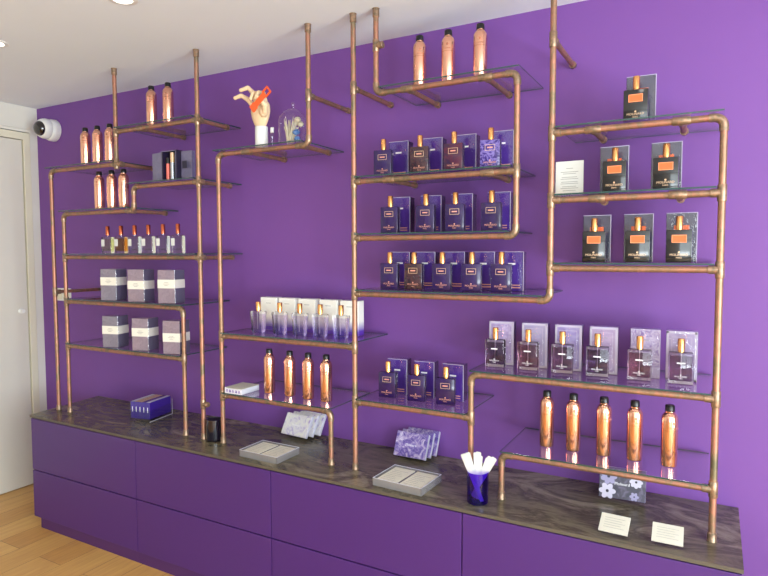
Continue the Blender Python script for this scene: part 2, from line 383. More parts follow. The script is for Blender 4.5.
# ------------------------------------------------------------------ copper pipe frames
PY = -.316; PR = .0103; FR = .0130
ER = .026
def ring(bm, p, axis, l=.03, r=FR):
    p = Vector(p); a = Vector(axis)*l/2
    tube(bm, [p-a*1.0, p-a*.93, p+a*.93, p+a], r, 16, rads=[r*.93, r, r, r*.93])
class Frame:
    def __init__(s, name, label, loc):
        s.o = empty(name, label, 'pipe frame', loc); s.off = Vector(loc)
    def part(s, name, bm, m, parent=None):
        for v in bm.verts: v.co -= s.off
        return obj(name, bm, m, parent or s.o, True)
    def upright(s, x, z0, z1, foot=False, head=False, e0=False, e1=False):
        bm = B(); tube(bm, [(x, PY, z0+(ER if e0 else 0)), (x, PY, z1-(ER if e1 else 0))], PR, 16); s.part('upright', bm, M_pipe)
        if foot:
            bm = B(); lathe(bm, [(0, .0003), (.0142, .0003), (.0142, .003), (FR, .005), (FR, .026), (PR, .029)], 20, (x, PY, z0)); s.part('foot_collar', bm, M_fit)
        if head:
            bm = B(); lathe(bm, [(PR, -.034), (FR, -.031), (FR, -.003), (.0142, -.002), (.0142, -.0003), (0, -.0003)], 20, (x, PY, z1)); s.part('ceiling_collar', bm, M_fit)
    def rail(s, x0, x1, z, e0=False, e1=False):
        bm = B(); tube(bm, [(x0+(ER if e0 else 0), PY, z), (x1-(ER if e1 else 0), PY, z)], PR, 16); s.part('rail', bm, M_pipe)
    def tee(s, x, z, side=1):
        bm = B(); ring(bm, (x, PY, z), (0, 0, 1), .05)
        if side: ring(bm, (x+side*.018, PY, z), (1, 0, 0), .026)
        s.part('tee_fitting', bm, M_fit)
    def elbow(s, x, z, dx, dz):
        c = Vector((x+dx*ER, PY, z+dz*ER)); pts = [(x+dx*(ER+.014), PY, z)]
        for k in range(7):
            a = PI/2*k/6; pts.append((c.x-dx*ER*math.sin(a), PY, c.z-dz*ER*math.cos(a)))
        pts.append((x, PY, z+dz*(ER+.014)))
        bm = B(); tube(bm, pts, FR, 16); s.part('elbow', bm, M_fit)
    def bracket(s, x, z, y1, drop=0.0, up=False):
        z = z-drop
        bm = B(); tube(bm, [(x, PY+.008, z), (x, y1, z)], PR*.92, 16); p = s.part('bracket', bm, M_pipe)
        bm = B()
        tube(bm, [(x, y1-.018, z), (x, y1-.0005, z)], FR, 16); s.part('end_cap', bm, M_fit, p)
        bm = B(); ring(bm, (x, PY, z), (0, 0, 1) if up else (1, 0, 0), .05); ring(bm, (x, PY+.02, z), (0, 1, 0), .024); s.part('tee_fitting', bm, M_fit)
XA, XB, XS1, XS3, XS2, XS5 = 1.180, 1.748, .631, .731, 1.302, 1.629
z0_, z1_, z2_, z3_, z4_, z5_, z6_ = 2.112, 1.952, 1.830, 1.713, 1.480, 1.237, .992
F1 = Frame('copper_pipe_frame', 'left copper pipe shelving frame with six staggered glass shelves beside the white door', (XB, PY, CT))
F1.upright(XA, z1_, H, head=True); F1.tee(XA, z0_, 1); F1.tee(XA, z1_, -1)
F1.upright(XB, CT, H, True, True)
for z in (z0_, z2_, z4_): F1.tee(XB, z, -1)
F1.rail(XA+.008, XB-.008, z0_)
F1.rail(XS1, XA+.004, z1_, True); F1.elbow(XS1, z1_, 1, -1); F1.upright(XS1, CT, z1_, True, e1=True)
F1.rail(XS2, XB-.008, z2_, True); F1.elbow(XS2, z2_, 1, -1); F1.upright(XS2, z3_, z2_, e0=True, e1=True); F1.elbow(XS2, z3_, -1, 1)
F1.rail(XS3, XS2, z3_, True, True); F1.elbow(XS3, z3_, 1, -1); F1.upright(XS3, CT, z3_, True, e1=True)
F1.rail(XS3+.008, XB-.008, z4_); F1.tee(XS3, z4_, 1)
F1.rail(XS3+.008, XS5, z5_, False, True); F1.tee(XS3, z5_, 1); F1.elbow(XS5, z5_, -1, -1); F1.upright(XS5, CT, z5_, True, e1=True)
F1.rail(XS3+.008, XS5-.008, z6_); F1.tee(XS3, z6_, 1); F1.tee(XS5, z6_, -1)
F1.bracket(1.362, z0_, -.035); F1.bracket(XB, z0_, -.12, .001); F1.bracket(XA+.012, z1_, -.09); F1.bracket(XB+.002, z2_, -.11, .001); F1.bracket(XS2-.03, z3_, -.09)
F1.bracket(XB, z4_, -.10, .001); F1.bracket(XS1, 1.287, -.001, up=True)
bm = B(); ring(bm, (XB, PY, .79), (0, 0, 1), .045); ring(bm, (XB+.018, PY, .79), (1, 0, 0), .026); tube(bm, [(XB+.03, PY, .79), (XB+.036, PY, .79)], .0095, 12)
F1.part('capped_tee', bm, M_fit)

XC, XD, XF, XE, XH, XS7, XS9, XS10, XG, XS17 = 2.374, 2.590, 2.692, 3.362, 3.859, 1.872, 2.472, 3.243, 3.084, 3.200
z7_, z8_, z9_, z10_, z11_, z12_, z13_, z14_, z15_, z17_, z18_, z19_, z20_ = 1.943, 1.121, .846, 2.109, 1.779, 1.557, 1.337, .900, 1.060, .784, 1.893, 1.673, 1.447
F2 = Frame('copper_pipe_frame', 'right copper pipe shelving frame spanning the middle and right of the purple wall', (XD, PY, CT))
F2.upright(XC, z7_, H, head=True, e0=True); F2.elbow(XC, z7_, -1, 1); F2.rail(XS7, XC, z7_, True, True); F2.elbow(XS7, z7_, 1, -1)
F2.upright(XS7, CT, z7_, True, e1=True); F2.tee(XS7, z8_, 1); F2.tee(XS7, z9_, 1)
F2.rail(XS7+.008, XD-.008, z8_); F2.rail(XS7+.008, XS9, z9_, False, True); F2.elbow(XS9, z9_, -1, -1); F2.upright(XS9, CT, z9_, True, e1=True)
F2.upright(XD, CT, H, True, True)
for z, s in ((z8_, -1), (z11_, 1), (z12_, 1), (z13_, 1), (z14_, 1)): F2.tee(XD, z, s)
F2.upright(XF, z10_, H, head=True, e0=True); F2.elbow(XF, z10_, 1, 1); F2.rail(XF, XS10, z10_, True, True); F2.elbow(XS10, z10_, -1, -1)
F2.upright(XS10, z12_, z10_, e0=True, e1=True); F2.elbow(XS10, z12_, -1, 1); F2.rail(XD+.008, XS10, z12_, False, True)
F2.rail(XD+.008, XS10-.008, z11_); F2.tee(XS10, z11_, -1)
F2.rail(XD+.008, XE, z13_, False, True); F2.elbow(XE, z13_, -1, 1); F2.upright(XE, z13_, H, head=True, e0=True)
F2.rail(XD+.008, XG-.008, z14_); F2.tee(XG, z14_, -1); F2.upright(XG, CT, z15_, True, e1=True); F2.elbow(XG, z15_, 1, -1); F2.rail(XG, XH-.008, z15_, True)
F2.tee(XH, z15_, -1); F2.upright(XH, CT, z18_, True, e1=True); F2.elbow(XH, z18_, -1, -1); F2.rail(XE+.008, XH, z18_, False, True); F2.tee(XE, z18_, 1)
for z in (z19_, z20_): F2.rail(XE+.008, XH-.008, z); F2.tee(XE, z, 1); F2.tee(XH, z, -1)
F2.rail(XS17, XH-.008, z17_, True); F2.tee(XH, z17_, -1); F2.elbow(XS17, z17_, 1, -1); F2.upright(XS17, CT, z17_, True, e1=True)
for x, z, y in ((XC, 2.143, -.001), (XD, 2.143, -.001), (XE, 2.198, -.001), (2.826, z10_, -.03), (3.130, z10_, -.035), (2.038, z7_, -.045), (2.335, z7_, -.11),
                (2.747, z11_, -.084), (3.140, z11_, -.072), (3.492, z18_, -.108), (3.747, z18_, -.13), (3.508, z19_, -.16), (3.742, z19_, -.135)):
    F2.bracket(x, z, y, up=(y == -.001))
bm = B(); ring(bm, (XF, PY, 2.288), (0, 0, 1), .045); ring(bm, (XF+.018, PY, 2.288), (1, 0, 0), .026); F2.part('capped_tee', bm, M_fit)

# ------------------------------------------------------------------ glass shelves
GT = .006
def shelf(x0, x1, z, label, y0=-.340, y1=-.012):
    zb = z+PR+.0032
    bm = B(); box(bm, x0, x1, y0, y1, zb, zb+GT, .0006, seg=1)
    bm.normal_update()
    for f in bm.faces:
        if abs(f.normal.z) < .5: f.material_index = 1
    c = Vector(((x0+x1)/2, (y0+y1)/2, zb))
    for v in bm.verts: v.co -= c
    o = obj('glass_shelf', bm, [M_gl, M_gledge], loc=c); tag(o, label, 'shelf', 'glass shelves on the copper pipes')
    return zb+GT
g = .0145
def sh(xa, xb, z, label, la=g, lb=g): return shelf(xa+la, xb-lb, z, label)
S0 = sh(XA, XB, z0_, 'glass shelf carrying the two copper cans at top left')
S1 = sh(XS1-.02, XA, z1_, 'glass shelf under the three copper cans highest beside the left pole', 0, .018)
S2 = sh(XS2-.012, XB, z2_, 'glass shelf under the grey gift box with two tubes', 0)
S3 = sh(XS3-.012, XS2, z3_, 'short glass shelf under the three copper cans below the gift box level', 0, .024)
S4 = sh(XS3, XB, z4_, 'glass shelf under the row of six small clear perfume bottles')
S5 = sh(XS3, XS5+.01, z5_, 'glass shelf under the upper three grey boxes with cream bands', g, 0)
S6 = sh(XS3, XS5, z6_, 'glass shelf under the lower three grey boxes with cream bands')
S7 = sh(XS7-.012, XC, z7_, 'glass shelf under the wooden hand and the glass dome', 0, .024)
S8 = sh(XS7, XD, z8_, 'glass shelf under the white and violet boxes with clear bottles')
S9 = sh(XS7, XS9+.012, z9_, 'glass shelf under the four copper cans above the counter', g, 0)
S10 = sh(XF, XS10+.012, z10_, 'uppermost centre glass shelf under three copper cans near the ceiling', .024, 0)
S11 = sh(XD, XS10, z11_, 'centre glass shelf under the upper row of four purple bottles')
S12 = sh(XD, XS10, z12_, 'centre glass shelf under the middle row of four purple bottles', g, .024)
S13 = sh(XD, XE, z13_, 'centre glass shelf under the row of five purple bottles', g, .024)
S14 = sh(XD, XG, z14_, 'low glass shelf under the three purple bottles above the counter')
S15 = sh(XG-.0, XH, z15_, 'long glass shelf under the six clear bottles with patterned boxes', 0)
S17 = sh(XS17, XH, z17_, 'lowest right glass shelf under the five tall copper cans', 0)
S18 = sh(XE, XH+.0, z18_, 'top right glass shelf under the single black perfume bottle', g, 0)
S19 = sh(XE, XH, z19_, 'right glass shelf under the white card and two black bottles')
S20 = sh(XE, XH, z20_, 'right glass shelf under the row of three black bottles')
EPS = .0006

# ------------------------------------------------------------------ copper spray cans
def make_can(loc, label, group, h=.2):
    t = empty('spray_can', label, 'spray can', loc, 0, group)
    k = h/.2
    bm = B(); lathe(bm, [(0, 0), (.0235, 0), (.0247, .003), (.0247, .012), (.0254, .014), (.0254, .150*k), (.0246, .159*k), (.0215, .167*k), (.0170, .173*k), (.0135, .176*k), (.0135, .179*k), (0, .179*k)], 36)
    obj('can_body', bm, M_spray, t, True)
    bm = B(); lathe(bm, [(.02555, 0), (.02555, .0009), (.0253, .0009)], 36, (0, 0, .118*k)); pass
    obj('seam_ring', bm, M_capred, t, True)
    bm = B(); text_bm(bm, 'MOLINARD', .0062, T(.0, -.0261, .128*k)); lathe(bm, [(0, 0), (.0045, 0), (.0045, .0003), (0, .0003)], 10, M=T(0, -.0256, .143*k) @ Matrix.Rotation(R(90), 4, 'X')); obj('lettering', bm, M_letter, t)
    bm = B(); lathe(bm, [(0, .179*k), (.0148, .179*k), (.0150, .181*k), (.0145, .197*k), (.012, .2*k), (0, .2*k)], 28); obj('cap', bm, M_black, t, True)
    return t
M_letter = plain('copper_lettering', srgb(196, 130, 104), .4, .8)
can0 = None
def cans(lst, z, fmt, group):
    global can0
    ords = {2: ['left', 'right'], 3: ['left', 'middle', 'right'], 4: ['first from left', 'second from left', 'third from left', 'rightmost'],
            5: ['first from left', 'second from left', 'middle', 'fourth from left', 'rightmost']}[len(lst)]
    for (x, y), o in zip(lst, ords):
        lab = fmt % o
        rz = random.uniform(.2, .9)
        if can0 is None: can0 = make_can((x, y, z+EPS), lab, group); can0.rotation_euler.z = rz
        else: dup(can0, (x, y, z+EPS), rz, lab, group)
cans([(3.329, -.198), (3.423, -.203), (3.525, -.202), (3.624, -.205), (3.730, -.213)], S17, 'tall copper spray can, %s of five on the lowest right shelf', 'five copper cans on the lowest right shelf')
cans([(2.08, -.232), (2.198, -.234), (2.303, -.24), (2.399, -.241)], S9, 'tall copper spray can, %s of four just above the counter', 'four copper cans on the low middle shelf')
cans([(2.833, -.225), (2.951, -.225), (3.077, -.225)], S10, 'copper spray can, %s of the three on the centre shelf near the ceiling', 'three copper cans on the top centre shelf')
cans([(.872, -.27), (.972, -.27), (1.072, -.27)], S1, 'copper spray can, %s of three on the shelf beside the leftmost ceiling pole', 'three copper cans on the upper left shelf')
cans([(.975, -.27), (1.077, -.27), (1.170, -.27)], S3, 'copper spray can, %s of three above the small clear perfume bottles', 'three copper cans on the short left shelf')
cans([(1.362, -.245), (1.480, -.245)], S0, 'copper spray can, %s one of the pair on the highest left shelf', 'pair of copper cans at top left')

# ------------------------------------------------------------------ flat perfume bottles
BW, BH, BD = .073, .102, .031
def crest(bm, M, s=1, mi=0):
    lathe(bm, [(0, 0), (.0026*s, 0), (.0026*s, .0003), (0, .0003)], 10, M=M @ T(0, 0, .0105*s) @ Matrix.Rotation(R(90), 4, 'X'), mi=mi)
    text_bm(bm, 'MOLINARD', .0088*s, M @ T(0, -.0004, .0035*s), mi=mi); text_bm(bm, 'PARIS', .0058*s, M @ T(0, -.0004, -.0045*s), mi=mi)
def cap_parts(t, z, mat, hh=.043, r=.0108):
    bm = B(); lathe(bm, [(0, 0), (.009, 0), (.009, .004), (0, .004)], 20, (0, 0, z)); obj('collar', bm, M_cap, t, True)
    bm = B(); lathe(bm, [(0, .004), (r, .004), (r, hh-.002), (r-.0015, hh), (0, hh)], 24, (0, 0, z)); obj('cap', bm, mat, t, True)
def frame_bm(bm, w, h, th, y, zc, mi=0):
    for a, b, c, d_ in ((-w/2, w/2, h/2-th, h/2), (-w/2, w/2, -h/2, -h/2+th), (-w/2, -w/2+th, -h/2, h/2), (w/2-th, w/2, -h/2, h/2)):
        box(bm, a, b, y-.0004, y, zc+c, zc+d_, mi=mi)
def purple_bottle(mat, loc, rz, label, group):
    t = empty('perfume_bottle', label, 'perfume bottle', loc, rz, group)
    bm = B(); box(bm, -BW/2, BW/2, -BD/2, BD/2, 0, BH, .003)
    bm.normal_update()
    for f in bm.faces:
        if abs(f.normal.x) > .6: f.material_index = 1
    obj('bottle_body', bm, [mat, M_pside], t, True)
    bm = B(); frame_bm(bm, .036, .021, .0012, -BD/2-.0002, .074); obj('label_frame', bm, M_goldy, t)
    bm = B(); box(bm, -.010, .010, -BD/2-.0006, -BD/2-.0001, .0718, .0762, .001); obj('name_print', bm, M_gold, t)
    bm = B(); crest(bm, T(0, -BD/2-.0003, .018)); obj('printing', bm, M_gold, t)
    cap_parts(t, BH, M_cap); return t
def black_bottle(loc, rz, label, group):
    t = empty('perfume_bottle', label, 'perfume bottle', loc, rz, group)
    bm = B(); box(bm, -BW/2, BW/2, -BD/2, BD/2, 0, BH, .003); obj('bottle_body', bm, M_kb, t, True)
    bm = B(); box(bm, -.021, .021, -BD/2-.0005, -BD/2, .062, .086); obj('label', bm, M_orange, t)
    bm = B(); frame_bm(bm, .042, .024, .0016, -BD/2-.0006, .074); obj('label_frame', bm, M_orline, t)
    bm = B(); crest(bm, T(0, -BD/2-.0003, .020), 1.15); obj('printing', bm, M_goldy, t)
    cap_parts(t, BH, M_cap); return t
def clear_bottle(liq, loc, rz, label, group):
    t = empty('perfume_bottle', label, 'perfume bottle', loc, rz, group)
    bm = B(); box(bm, -BW/2, BW/2, -BD/2, BD/2, 0, BH, .004); o = obj('bottle_body', bm, M_sgl, t, True)
    bm = B(); box(bm, -BW/2+.005, BW/2-.005, -BD/2+.004, BD/2-.004, .011, BH-.012, .003); obj('perfume', bm, liq, t, True)
    bm = B(); box(bm, -.012, .012, -BD/2-.0006, -BD/2-.0001, .066, .070, .0008); obj('name_print', bm, M_whitep, t)
    bm = B(); crest(bm, T(0, -BD/2-.0003, .022), .8); obj('printing', bm, M_whitep, t)
    bm = B(); tube(bm, [(0, 0, .016), (0, 0, BH)], .0012, 8); obj('dip_tube', bm, M_whitep, t)
    cap_parts(t, BH, M_cap); return t
M_highlight = plain('painted_edge_highlight', srgb(176, 168, 196), .15, coat=.5)  # pale colour painted as light catching the wrapper edges
def carton(mat, side, loc, rz, label, group, w=.085, h=.157, dp=.048, trim=None, prints='purple', wrap=True):
    t = empty('perfume_box', label, 'box', loc, rz, group)
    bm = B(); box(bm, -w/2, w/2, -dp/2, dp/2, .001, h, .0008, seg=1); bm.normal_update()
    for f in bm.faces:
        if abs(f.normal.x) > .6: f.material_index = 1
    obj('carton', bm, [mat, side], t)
    if trim:
        bm = B(); frame_bm(bm, w, h-.002, .007, -dp/2-.0004, h/2+.001); frame_bm(bm, w*.66, h*.78, .0012, -dp/2-.0004, h*.5); obj('printed_border', bm, trim, t)
    if prints == 'purple':
        bm = B()
        for z in (.012, .021): box(bm, -w*.36, w*.36, -dp/2-.0006, -dp/2, z, z+.0035)
        obj('printed_lines', bm, M_gold, t)
        bm = B(); box(bm, -.013, .013, -dp/2-.0006, -dp/2, .098, .104); obj('printed_label', bm, M_whitep, t)
    elif prints == 'clear':
        bm = B(); box(bm, -.014, .014, -dp/2-.0008, -dp/2, .125, .127); obj('printed_title', bm, M_greyp, t)
        bm = B(); box(bm, -.02, .02, -dp/2-.0008, -dp/2, .02, .022); obj('printed_lines', bm, M_greyp, t)
    elif prints == 'black':
        bm = B(); box(bm, -.022, .022, -dp/2-.0006, -dp/2, .095, .118); obj('printed_label', bm, M_orange, t)
        bm = B(); box(bm, -w*.36, w*.36, -dp/2-.0006, -dp/2, .008, .012); obj('printed_lines', bm, M_goldy, t)
    if wrap:
        bm = B(); box(bm, -w/2-.0012, w/2+.0012, -dp/2-.0016, dp/2+.0012, 0, h+.0014, .0008, seg=1); obj('clear_wrapper', bm, M_cello, t)
        bm = B(); box(bm, w/2-.0006, w/2+.0016, -dp/2-.0022, -dp/2-.0004, .001, h+.001); box(bm, -w/2, w/2, -dp/2-.0020, -dp/2-.0012, h-.0006, h+.0012); obj('edge_highlight', bm, M_highlight, t)  # pale slivers stand in for the highlight along right and top wrapper edges
    return t

def bpos(xl, xr, y=-.262): return ((xl+xr)/2, y)
proto = {}
def place(kind, key, loc, rz, label, group, *a, **k):
    kk = (kind.__name__, key)
    if kk not in proto: proto[kk] = kind(*a, loc, rz, label, group, **k)
    else: dup(proto[kk], loc, rz, label, group)
ORD = {3: ['left', 'middle', 'right'], 4: ['first from left', 'second from left', 'third from left', 'rightmost'],
       5: ['first from left', 'second from left', 'middle', 'fourth from left', 'rightmost'],
       6: ['first from left', 'second from left', 'third from left', 'fourth from left', 'fifth from left', 'rightmost']}
def row(kinds, xs, bxs, z, by, bottle_fmt, box_fmt, group, y=-.262, rz=(R(4), R(9))):
    o = ORD[len(xs)]
    for i, (k, (xc, bx)) in enumerate(zip(kinds, zip(xs, bxs))):
        r1 = random.uniform(*rz)
        place(purple_bottle, k, (xc, y, z+EPS), r1, bottle_fmt % o[i], group, M_pb[k])
        place(carton, 'purple', (bx, by, z+EPS), random.uniform(R(1), R(5)), box_fmt % o[i], group.replace('bottles', 'boxes'), M_pbox, M_pside, h=.145)
row([0, 1, 2, 3], [2.694, 2.853, 2.992, 3.133], [2.722, 2.868, 3.006, 3.148], S11, -.165,
    'dark perfume bottle with copper cap, %s of four on the upper centre shelf', 'violet box behind the %s bottle on the upper centre shelf', 'bottles in the upper centre row')
row([0, 0, 0, 0], [2.724, 2.878, 2.998, 3.138], [2.728, 2.864, 2.994, 3.140], S12, -.165,
    'purple perfume bottle with copper cap, %s of four on the middle centre shelf', 'violet box behind the %s bottle on the middle centre shelf', 'bottles in the middle centre row')
row([0, 1, 0, 0, 0], [2.722, 2.828, 2.946, 3.064, 3.176], [2.727, 2.838, 2.962, 3.080, 3.190], S13, -.165,
    'purple perfume bottle with copper cap, %s in the centre row of five', 'violet box behind the %s bottle in the row of five', 'bottles in the centre row of five')
row([0, 0, 0], [2.706, 2.834, 2.958], [2.716, 2.838, 2.962], S14, -.17,
    'dark purple bottle with copper cap, %s of three on the low centre shelf', 'violet box behind the %s bottle on the low centre shelf', 'bottles on the low centre shelf', y=-.25)
# black bottles
def krow(xs, bxs, z, labs, blabs, group):
    for x, bx, l, bl in zip(xs, bxs, labs, blabs):
        place(black_bottle, 0, (x, -.258, z+EPS), random.uniform(R(-1), R(4)), l, group)
        place(carton, 'black', (bx, -.185, z+EPS), random.uniform(R(-1), R(3)), bl, 'wrapped slate boxes behind the black bottles', M_kbox, M_kb, w=.088, prints='black')
krow([3.612], [3.620], S18, ['black perfume bottle with orange label, alone on the top right shelf'], ['wrapped slate box behind the single black bottle on the top right shelf'], 'black bottles on the right shelves')
krow([3.553, 3.704], [3.543, 3.700], S19, ['black perfume bottle with orange label, between the white card and another black bottle', 'black perfume bottle with orange label, right end of the shelf holding the white card'],
     ['wrapped slate box behind the black bottle next to the white card', 'wrapped slate box behind the right bottle on the white card shelf'], 'black bottles on the right shelves')
krow([3.492, 3.626, 3.746], [3.491, 3.622, 3.749], S20, ['black perfume bottle with orange label, %s in the row of three' % s for s in ('left', 'middle', 'right')],
     ['wrapped slate box behind the %s of the three black bottles' % s for s in ('left', 'middle', 'right')], 'black bottles on the right shelves')
# clear bottles with patterned boxes
cx = [3.146, 3.268, 3.388, 3.505, 3.637, 3.759]; bx = [3.152, 3.277, 3.397, 3.516, 3.648, 3.758]
desc = ['violet floral', 'silvery grey', 'lilac', 'pale rose', 'swirl patterned', 'mauve']
for i in range(6):
    place(clear_bottle, i % 3, (cx[i], -.232, S15+EPS), random.uniform(R(-1), R(5)), 'tinted glass perfume bottle with copper cap, %s of six before the patterned boxes' % ORD[6][i], 'clear bottles on the long right shelf', M_liq[i % 3])
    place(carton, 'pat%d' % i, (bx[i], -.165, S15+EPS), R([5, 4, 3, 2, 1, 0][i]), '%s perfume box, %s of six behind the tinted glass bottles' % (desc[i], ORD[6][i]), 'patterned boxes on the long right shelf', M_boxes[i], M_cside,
          w=.09, h=.162, dp=.05, trim=None if i == 4 else M_trim, prints='clear')
# tapered clear bottles and ombre boxes
def ombre_bottle(loc, rz, label, group):
    t = empty('perfume_bottle', label, 'perfume bottle', loc, rz, group)
    def tap(bm, w0, w1, d0, d1, z0, z1, bev):
        vs = box(bm, -.5, .5, -.5, .5, 0, 1)
        for v in vs:
            k = v.co.z; v.co = Vector((v.co.x*(w0+(w1-w0)*k), v.co.y*(d0+(d1-d0)*k), z0+(z1-z0)*k))
        bmesh.ops.bevel(bm, geom=bm.edges[:], offset=bev, segments=2, affect='EDGES')
    bm = B(); tap(bm, .056, .070, .030, .036, 0, .098, .003); obj('bottle_body', bm, M_ombgl, t, True)
    bm = B(); tap(bm, .046, .058, .020, .026, .012, .086, .002); obj('perfume', bm, M_liq_pale, t, True)
    bm = B(); tube(bm, [(0, 0, .016), (0, 0, .098)], .0012, 8); obj('dip_tube', bm, M_whitep, t)
    cap_parts(t, .098, M_cap, .042, .0115); return t
M_liq_pale = thin_glass('perfume_palelilac', (.88, .84, .93, 1), 1.2)
for i, (x, b) in enumerate(zip([2.040, 2.160, 2.268, 2.374, 2.478], [2.022, 2.130, 2.242, 2.358, 2.468])):
    place(ombre_bottle, 0, (x, -.255+.003*i, S8+EPS), R(3), 'clear tapered bottle with violet base, %s of five before the white boxes' % ORD[5][i], 'clear tapered bottles on the middle shelf')
    place(carton, 'ombre', (b, -.14, S8+EPS), R(1), 'white box fading to violet, %s of five behind the tapered bottles' % ORD[5][i], 'white and violet boxes on the middle shelf', M_ombre, M_ombre, w=.092, h=.152, dp=.046, prints='clear', wrap=False)
# small clear bottles
def small_bottle(liq, loc, rz, label, group):
    t = empty('small_perfume_bottle', label, 'perfume bottle', loc, rz, group)
    bm = B(); box(bm, -.033, .033, -.014, .014, 0, .088, .005, seg=3); obj('bottle_body', bm, M_sgl, t, True)
    bm = B(); box(bm, -.028, .028, -.010, .010, .014, .078, .003); obj('perfume', bm, liq, t, True)
    bm = B(); box(bm, -.031, -.010, -.0146, -.0141, .038, .074); obj('label', bm, M_paper, t)
    bm = B(); text_bm(bm, 'MOLINARD', .011, T(.0, -.0146, .020)); obj('printing', bm, M_black, t)
    bm = B(); lathe(bm, [(0, 0), (.0085, 0), (.0085, .009), (0, .009)], 20, (0, 0, .088)); obj('collar', bm, M_bgl, t, True)
    bm = B(); lathe(bm, [(0, .009), (.0105, .009), (.0105, .055), (.009, .057), (0, .057)], 24, (0, 0, .088)); obj('cap', bm, M_capred, t, True)
    return t
sc_names = ['pale green', 'amber', 'pale blue', 'greenish clear', 'clear grey', 'clear']
for i, x in enumerate([1.005, 1.112, 1.218, 1.322, 1.428, 1.533]):
    k = [0, 1, 2, 3, 2, 3][i]
    place(small_bottle, k, (x, -.25, S4+EPS), R(10), 'small %s perfume bottle, %s in the row of six' % (sc_names[i], ORD[6][i]), 'six small bottles on the left shelf', M_small[k])
# banded grey boxes
def band_box(mat, bz, loc, rz, label, group):
    t = empty('candle_box', label, 'box', loc, rz, group)
    w = .047
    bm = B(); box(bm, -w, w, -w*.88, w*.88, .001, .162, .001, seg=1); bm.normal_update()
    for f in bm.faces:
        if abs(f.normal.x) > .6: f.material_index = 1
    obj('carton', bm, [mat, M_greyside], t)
    bm = B(); e = .0008; box(bm, -w-e, w+e, -w*.88-e, w*.88+e, bz, bz+.042); obj('band', bm, M_band, t)
    bm = B()
    for q, ww in ((.027, .012), (.020, .018), (.013, .010)): box(bm, -ww, ww, -w*.88-e-.0004, -w*.88-e, bz+q, bz+q+.0016)
    obj('printed_lines', bm, M_greyp, t)
    bm = B(); box(bm, -w-.0016, w+.0016, -w*.88-.0016, w*.88+.0016, 0, .164, .001, seg=1); obj('clear_wrapper', bm, M_cello, t)
    return t
for (z, yy, lst, nm) in ((S5, -.285, [(1.090, .078, 0), (1.300, .064, 1), (1.518, .074, 1)], 'upper'), (S6, -.285, [(1.093, .070, 0), (1.322, .072, 1), (1.545, .060, 1)], 'lower')):
    for i, (x, bz, mk) in enumerate(lst):
        band_box([M_grey1, M_grey2][mk], bz, (x, yy, z+EPS), R(14), 'grey wrapped box with cream band, %s one of the %s three' % (['left', 'middle', 'right'][i], nm), 'banded grey boxes')

# ------------------------------------------------------------------ gift box with two tubes
t = empty('gift_box', 'open slate grey gift box on the left shelf with a window', 'box', (1.497, -.245, S2+EPS), 0)
bm = B(); box(bm, -.128, -.046, -.022, .022, 0, .146, .001, M=Matrix.Rotation(R(-6), 4, 'Z')); obj('side_panel', bm, M_slate, t)
bm = B(); box(bm, .060, .126, -.002, .022, 0, .146, .001, M=Matrix.Rotation(R(5), 4, 'Z')); obj('side_panel', bm, M_slate, t)
bm = B()
box(bm, -.046, .058, .018, .022, 0, .15); box(bm, -.046, -.040, -.022, .018, 0, .15); box(bm, .052, .058, -.022, .018, 0, .15); box(bm, -.040, .052, -.022, .018, 0, .004); box(bm, -.040, .052, -.022, .018, .146, .15)
obj('open_case', bm, M_dark, t)
bm = B(); frame_bm(bm, .104, .15, .004, -.0224, .075); obj('case_edge', bm, M_slate, t)
bm = B(); box(bm, .082, .112, -.0105, -.0100, .06, .095); obj('dark_square', bm, M_dark, t)  # plain dark square on the right panel
t = empty('slim_tube', 'coral slim tube standing left inside the open gift box', 'tube', (1.477, -.252, S2+.0052), 0)
bm = B(); lathe(bm, [(0, 0), (.009, 0), (.009, .085), (0, .085)], 20); obj('tube_body', bm, M_red, t, True)
bm = B(); lathe(bm, [(0, .085), (.0085, .085), (.0085, .112), (0, .112)], 20); obj('cap', bm, M_black, t, True)
t = empty('slim_tube', 'silver slim tube with pale gold cap, right inside the open gift box', 'tube', (1.512, -.255, S2+.0052), 0)
bm = B(); lathe(bm, [(0, 0), (.0105, 0), (.0105, .088), (0, .088)], 20); obj('tube_body', bm, M_silver, t, True)
bm = B(); lathe(bm, [(0, .088), (.010, .088), (.010, .136), (0, .136)], 20); obj('cap', bm, M_goldy, t, True)

# ------------------------------------------------------------------ wooden hand, cylinder, vial, dome
hx, hy = 2.061, -.245
bm = B(); lathe(bm, [(0, 0), (.028, 0), (.0285, .001), (.0285, .095), (.027, .097), (0, .097)], 36)
tag(obj('white_cylinder', bm, M_wplas, smooth=True, loc=(hx+.004, hy, S7+EPS)), 'white cylinder box holding up the wooden hand', 'cylinder')
t = empty('mannequin_hand', 'pale wooden display hand with curled fingers on the white cylinder', 'hand', (hx, hy, S7+.0985), 0)
bm = B()
lathe(bm, [(0, 0), (.026, 0), (.034, .012), (.046, .04), (.051, .065), (.050, .088), (.044, .102), (.030, .110), (0, .113)], 32, sx=1, sy=.52)
